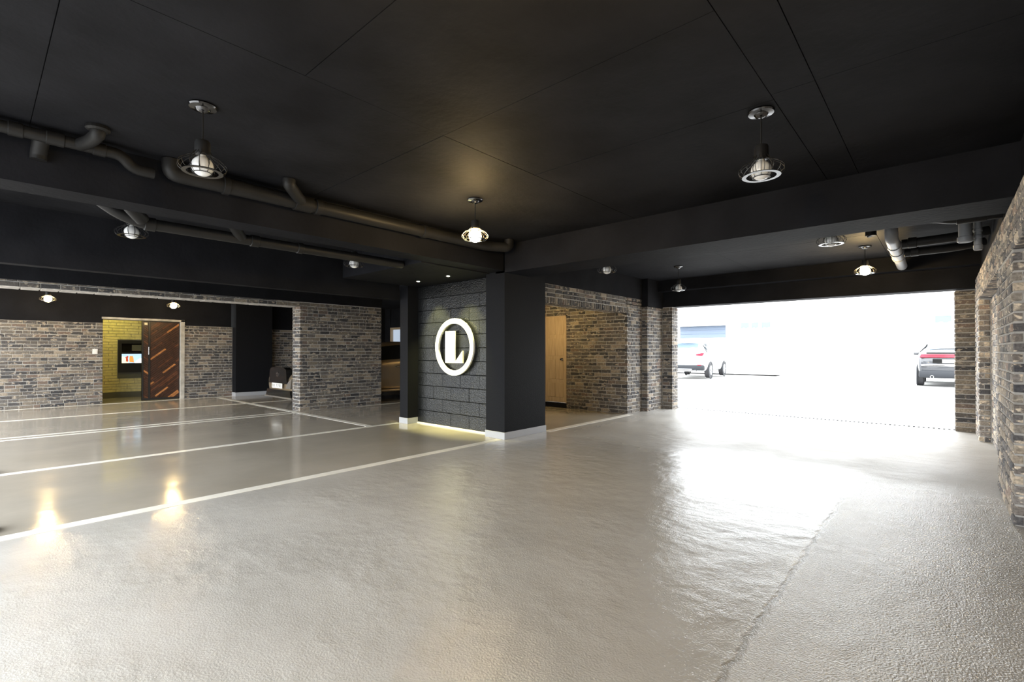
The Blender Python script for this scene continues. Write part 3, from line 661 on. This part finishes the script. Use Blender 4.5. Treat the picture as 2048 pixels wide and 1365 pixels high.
downlight(-8.0, .89, 2.24, 'small bright downlight on the underside behind the thin deep beam')
struct('ceiling_pad', B(-8.2, -7.8, .6, 1.2, 2.242, ZC), 'black', 'small black boxed soffit holding one downlight', 'soffit')

# ------------------------------------------------------------------ cars
def car_body(t, st, paint, n_sub=2):
    rings = []
    for (x, zb, zbelt, ztop, w_, wt) in st:
        half = [(.0, zb), (.70*w_, zb), (.95*w_, zb+.05), (1.0*w_, zb+.5*(zbelt-zb)), (.985*w_, zbelt-.05), (.95*w_, zbelt), (wt, ztop-.05), (.75*wt, ztop-.008), (0, ztop)]
        ring = [(x, y, z) for y, z in half]+[(x, -y, z) for y, z in half[-2:0:-1]]; rings.append(ring)
    n_ = len(rings[0]); v = [p for r in rings for p in r]; f = []
    for i in range(len(rings)-1):
        for k in range(n_): f.append((i*n_+k, i*n_+(k+1) % n_, (i+1)*n_+(k+1) % n_, (i+1)*n_+k))
    f += [tuple(range(n_)), tuple((len(rings)-1)*n_+k for k in range(n_))]
    o = MB().add(v, f).build('body', paint, t, smooth=True)
    m = o.modifiers.new('smooth', 'SUBSURF'); m.levels = m.render_levels = n_sub
    return o
def lerp(a, b, t): return [a[i]+(b[i]-a[i])*t for i in range(len(a))]
def station(st, x):
    for a, b in zip(st, st[1:]):
        if a[0] >= x >= b[0]: return lerp(a, b, (a[0]-x)/(a[0]-b[0]))
def side_window(t, st, x0, x1, sgn, off=.012, m='glass_dark'):
    mb = MB(); N = 8; vs_ = []
    for i in range(N+1):
        x = x0+(x1-x0)*i/N; s_ = station(st, x)
        for k in (.10, .5, .86):
            y = .95*s_[4]+(s_[5]-.95*s_[4])*k; z = s_[2]+(s_[3]-.05-s_[2])*k
            vs_.append((x, sgn*(y+off), z)); 
    f = [(i*3+k, i*3+k+1, (i+1)*3+k+1, (i+1)*3+k) for i in range(N) for k in (0, 1)]
    o = mb.add(vs_, f).build('side_window', m, t); md = o.modifiers.new('thick', 'SOLIDIFY'); md.thickness = .01; md.offset = 0
    return o
def end_window(name, t, st, x0, x1, off=.012, m='glass_dark', ka=.12, kb=.9):
    N = 6; vs_ = []
    for i in range(N+1):
        k = ka+(kb-ka)*i/N; x = x0+(x1-x0)*k; s_ = station(st, x)
        for y, dz in ((-.80, -.03), (-.4, -.006), (0, 0), (.4, -.006), (.80, -.03)): vs_.append((x, y*s_[5]*1.02, s_[3]+dz+off))
    f = [(i*5+k, i*5+k+1, (i+1)*5+k+1, (i+1)*5+k) for i in range(N) for k in range(4)]
    o = MB().add(vs_, f).build(name, m, t); md = o.modifiers.new('thick', 'SOLIDIFY'); md.thickness = .01; md.offset = 0
    return o
def wheel(t, x, y, r=.33, wd=.21):
    s = 1 if y > 0 else -1
    MB().lathe([(r+.045, -.02), (r+.045, .0), (r+.005, .0), (r+.005, -.02)], 28, (x, y+s*.005, r), 'y', closed=True).build('wheel_arch', 'trim_dark', t, smooth=True)
    o = MB().lathe([(.20, -wd/2), (r-.03, -wd/2), (r, -wd/2+.03), (r, wd/2-.03), (r-.03, wd/2), (.20, wd/2)], 28, (0, 0, 0), 'y').build('wheel', 'tyre', t, smooth=True, loc=(x, y-s*wd*.40, r))
    rim = MB().lathe([(.215, s*wd/2-.01), (.215, s*wd/2+.004), (.19, s*wd/2+.004), (.19, s*wd/2-.01)], 28, axis='y', closed=True)
    for k in range(5):
        a = 2*PI*k/5; ca, sa = math.cos(a), math.sin(a)
        rim.tube([(0.02*ca, s*(wd/2+.002), .02*sa), (.2*ca, s*(wd/2), .2*sa)], .022, 6)
    rim.lathe([(.045, s*wd/2-.01), (.045, s*wd/2+.012)], 12, axis='y'); rim.build('rim', 'rim_steel', o)
def text(body, size, loc, rot, parent, m='ink', ext=.001, name='lettering'):
    cu = bpy.data.curves.new('lettering', 'FONT'); cu.body = body; cu.size = size; cu.extrude = ext; cu.align_x = 'CENTER'; cu.align_y = 'CENTER'
    o = bpy.data.objects.new('tmp', cu); C.objects.link(o)
    bpy.context.view_layer.update(); me = bpy.data.meshes.new_from_object(o.evaluated_get(bpy.context.evaluated_depsgraph_get()))
    C.objects.unlink(o); bpy.data.objects.remove(o); me.materials.clear(); me.materials.append(M[m])
    q = bpy.data.objects.new(name, me); C.objects.link(q); q.location = loc; q.rotation_euler = rot; q.parent = parent; return q
def mirror_(t, x, y, z, m):
    s = 1 if y > 0 else -1
    MB().box(x-.06, x+.06, min(y, y+s*.18), max(y, y+s*.18), z, z+.11, c=.03).build('wing_mirror', m, t, smooth=True)

# champagne sedan behind the pier
st = [(2.41, .30, .60, .64, .62, .50), (2.30, .22, .68, .74, .84, .68), (1.95, .19, .76, .84, .90, .74), (1.30, .19, .88, .95, .915, .74), (1.10, .19, .92, 1.00, .915, .72),
      (.62, .19, .94, 1.24, .915, .63), (.28, .19, .955, 1.42, .915, .58), (-.30, .19, .98, 1.475, .915, .57), (-1.0, .19, 1.0, 1.455, .915, .56), (-1.55, .19, 1.01, 1.28, .91, .58), (-1.95, .20, 1.0, 1.08, .90, .66), (-2.30, .24, .92, .98, .85, .66), (-2.40, .32, .80, .86, .70, .55)]
c1 = thing('sedan', 'champagne sedan parked nose out behind the far brick pier', 'car', (-10.86, 6.86, 0), -PI/2)
car_body(c1, st, 'champagne')
for s in (1, -1):
    side_window(c1, st, .80, -.34, s); side_window(c1, st, -.42, -1.35, s); mirror_(c1, .72, s*.90, .96, 'champagne')
    for x in (-.10, -1.05): tag(MB().tube(fillet([(x+.11, s*.90, .83), (x+.09, s*.945, .835), (x-.09, s*.945, .835), (x-.11, s*.90, .83)], .03), .014, 8).build('door_handle', 'chrome', c1, smooth=True), 'chrome door handle')
    for y in (1.52, -1.42): wheel(c1, y, s*.905)
    MB().box(-1.1, 1.15, min(s*.86, s*.925), max(s*.86, s*.925), .235, .285, c=.015).build('sill_strip', 'champagne', c1)
    MB().box(-1.1, 1.15, min(s*.80, s*.90), max(s*.80, s*.90), .14, .22).build('sill', 'trim_gloss', c1)
    MB().add([(2.36, s*.44, .62), (2.30, s*.74, .67), (2.12, s*.86, .72), (2.10, s*.87, .66), (2.30, s*.76, .56), (2.38, s*.46, .56)], [(0, 1, 4, 5), (1, 2, 3, 4)]).build('headlight', 'chrome', c1).modifiers.new('thick', 'SOLIDIFY').thickness = .02
end_window('windshield', c1, st, 1.10, .28)
MB().prism([(-.46, .50), (.46, .50), (.42, .80), (.30, .85), (-.30, .85), (-.42, .80)], 2.30, 2.435, 'x').build('grille', 'trim_gloss', c1)
MB().prism([(-.66, .20), (.66, .20), (.58, .36), (-.58, .36)], 2.30, 2.43, 'x').build('lower_grille', 'trim_gloss', c1)
MB().prism([(-.70, .185), (.70, .185), (.68, .215), (-.68, .215)], 2.26, 2.445, 'x').build('front_lip', 'rim_steel', c1)
MB().prism([(.36, .40), (.60, .40), (.66, .62), (.50, .55), (.42, .48)], 2.30, 2.42, 'x').build('bumper_corner', 'rim_steel', c1)
em = MB().lathe([(.05, 2.435), (.05, 2.447), (.036, 2.447), (.036, 2.435)], 20, (0, 0, .70), 'x', closed=True); em.box(2.435, 2.447, -.06, .06, .705, .718); em.build('emblem', 'chrome', c1, smooth=True)
lp = B(2.44, 2.455, -.26, .26, .395, .505, c=.004).build('license_plate', 'plate_white', c1)
for i_, ch_ in enumerate('58 7705'):
    if ch_ != ' ': text(ch_, .095, (2.457, -.21+i_*.07, .45), (PI/2, 0, PI/2), lp, name='numeral')

def rear_car(name, label, loc, rz, st, paint, lower, h_low, wd, r, tail, axle):
    c = thing(name, label, 'car', loc, rz); car_body(c, st, paint)
    xr = st[-1][0]
    for s in (1, -1):
        side_window(c, st, st[5][0]-.1, st[8][0]+.35, s); mirror_(c, st[4][0]-.1, s*(wd-.03), st[4][2], paint)
        for x in axle: wheel(c, x, s*(wd-.005), r)
    return c
# white suv in the yard: local x forward, rear at x=-2.2
st = [(2.20, .40, .72, .80, .60, .50), (2.10, .30, .82, .92, .84, .70), (1.6, .26, .95, 1.03, .91, .76), (1.05, .26, 1.02, 1.12, .92, .76), (.45, .26, 1.04, 1.55, .92, .66), (.0, .26, 1.05, 1.69, .92, .64), (-1.0, .26, 1.08, 1.71, .92, .63), (-1.6, .27, 1.10, 1.66, .91, .62), (-1.98, .30, 1.08, 1.30, .88, .66), (-2.12, .36, 1.0, 1.06, .84, .68), (-2.20, .44, .86, .92, .76, .60)]
c2 = rear_car('suv', 'white sport utility car seen from behind in the bright yard, left side', (-8.85, 23.36, 0), PI/2+math.radians(6), st, 'white_paint', 'trim_dark', .6, .92, .35, None, (1.35, -1.32))
end_window('rear_window', c2, st, -1.64, -2.10, m='glass_pale', ka=.1, kb=.62)
MB().box(-2.24, -1.95, -.84, .84, .36, .60, c=.05).build('rear_bumper', 'trim_dark', c2, smooth=True)
MB().box(-2.26, -2.2, -.36, .36, .38, .43).build('skid_plate', 'rim_steel', c2)
MB().box(-1.90, -1.70, -.50, .50, 1.655, 1.70, c=.015).build('spoiler', 'white_paint', c2)
tag(B(-1.915, -1.89, -.12, .12, 1.665, 1.69).build('brake_light', 'red', c2), 'red high brake light')
MB().tube([(-2.06, -.05, 1.20), (-2.02, .35, 1.24)], .010, 6).build('wiper', 'trim_dark', c2)
for s in (1, -1):
    MB().prism([(s*.50, 1.02), (s*.78, 1.0), (s*.86, 1.10), (s*.80, 1.14), (s*.52, 1.08)], -2.17, -2.0, 'x').build('tail_light', 'red', c2)
    MB().box(-2.255, -2.2, min(s*.58, s*.76), max(s*.58, s*.76), .58, .63, c=.01).build('reflector', 'red', c2)
    MB().lathe([(.035, -2.27), (.035, -2.15), (.028, -2.15), (.028, -2.27)], 14, (0, s*.5, .35), 'x', closed=True).build('exhaust_pipe', 'chrome', c2)
lp2 = B(-2.215, -2.19, -.26, .26, .74, .85).build('license_plate', 'plate_white', c2)
# dark crossover
st = [(2.20, .40, .72, .80, .60, .50), (2.10, .30, .82, .92, .84, .70), (1.6, .26, .95, 1.03, .91, .76), (1.05, .26, 1.02, 1.12, .93, .76), (.45, .26, 1.06, 1.50, .93, .66), (.0, .26, 1.08, 1.63, .93, .64), (-.9, .26, 1.12, 1.64, .93, .62), (-1.5, .27, 1.14, 1.55, .92, .62), (-1.98, .30, 1.14, 1.24, .90, .72), (-2.14, .36, 1.0, 1.12, .86, .74), (-2.22, .42, .80, .92, .80, .66)]
c3 = rear_car('crossover', 'dark car with red light band seen from behind beside the right exit jamb', (.26, 23.75, 0), PI/2, st, 'dark_paint', 'trim_dark', .6, .93, .35, None, (1.38, -1.36))
end_window('rear_window', c3, st, -1.5, -2.10, m='glass_pale', ka=.05, kb=.7)
MB().box(-2.28, -1.95, -.86, .86, .30, .56, c=.06).build('rear_bumper', 'trim_dark', c3, smooth=True)
tag(MB().prism([(-.84, 1.00), (.84, 1.00), (.80, 1.10), (-.80, 1.10)], -2.235, -2.1, 'x').build('light_band', 'red', c3), 'red light band across the tail')
MB().box(-2.30, -2.16, -.66, .66, 1.12, 1.17, c=.015).build('tail_spoiler', 'trim_gloss', c3)
MB().box(-2.245, -2.2, -.80, .80, .70, .76, c=.01).build('chrome_strip', 'chrome', c3)
MB().box(-2.25, -2.2, -.5, .5, .80, .96, c=.02).build('plate_recess', 'trim_gloss', c3)
lp3 = B(-2.26, -2.245, -.26, .26, .82, .93).build('license_plate', 'plate_white', c3)
for s in (1, -1):
    MB().lathe([(.052, -2.32), (.052, -2.2), (.038, -2.2), (.038, -2.32)], 18, (0, s*.52, .34), 'x', closed=True).build('exhaust_pipe', 'chrome', c3)

# ------------------------------------------------------------------ building across the yard
bd = thing('building', 'pale white low building across the bright yard', 'building', (-5, 27.0, 0))
MB().box(-14, 14, 0, 3, 0, 4.6).box(-14, 14, -.05, 0, 1.25, 1.29).build('wall', 'plaster', bd)
B(-14.2, 14.2, -.35, 3.2, 4.6, 4.85).build('roof_edge', 'plaster2', bd)
tag(MB().box(-6.2, -3.70, -.02, .02, 1.95, 2.60).build('wall_band', 'wall_band', bd), 'blue grey slatted band behind the white car')  # blue grey band across the upper part of the wall
for k in range(3): B(-6.2, -3.70, -.035, -.02, 1.96+k*.21, 2.15+k*.21).build('slat', 'wall_band', bd)
B(-6.4, -3.5, -.5, 0, 2.60, 2.75).build('canopy', 'plaster2', bd)
for x0, x1 in ((-2.95, -2.50), (-2.42, -2.04), (-1.95, -1.48), (4.75, 5.32), (5.45, 6.0), (6.15, 6.7)):
    wd_ = MB().box(x0, x0+.03, -.03, .02, 2.32, 2.72).box(x1-.03, x1, -.03, .02, 2.32, 2.72).box(x0, x1, -.03, .02, 2.69, 2.72).box(x0, x1, -.03, .02, 2.32, 2.35).build('window', 'plaster', bd)
    B(x0+.03, x1-.03, -.01, .0, 2.35, 2.69).build('pane', 'glass_pale', wd_)
    n_ = 4; wds = (x1-x0)/n_; poly = [(x0, 2.44)]
    for k in range(n_):
        for j in range(5): a = PI*j/4; poly.append((x0+wds*(k+.5)-wds/2*math.cos(a), 2.40+.045*math.sin(a) if k % 2 else 2.40-.0*math.sin(a)))
    poly += [(x1, 2.30), (x0, 2.30)]
    MB().prism(poly, -.06, -.03).build('valance', 'awning', wd_)
for x0, x1 in ((.8, 1.5), (1.55, 2.3)): MB().box(x0, x1, -.03, 0, 1.30, 2.15).build('wall_panel', 'plaster', bd)

# ------------------------------------------------------------------ rubber wheel stops at the left
for y, x, lab in ((-.02, -4.72, 'black rubber wheel stop on the floor at the end of the nearest parking line'), (.02, -6.95, 'black rubber wheel stop on the floor at the end of the second parking line')):
    t = thing('wheel_stop', lab, 'wheel stop', (x, y, 0))
    MB().prism([(-.09, 0), (.09, 0), (.06, .08), (-.06, .08)], -.30, .09, 'y').build('body', 'rubber', t)
    MB().box(-.03, .03, .0, .05, .075, .083).build('reflector', 'tape', t)
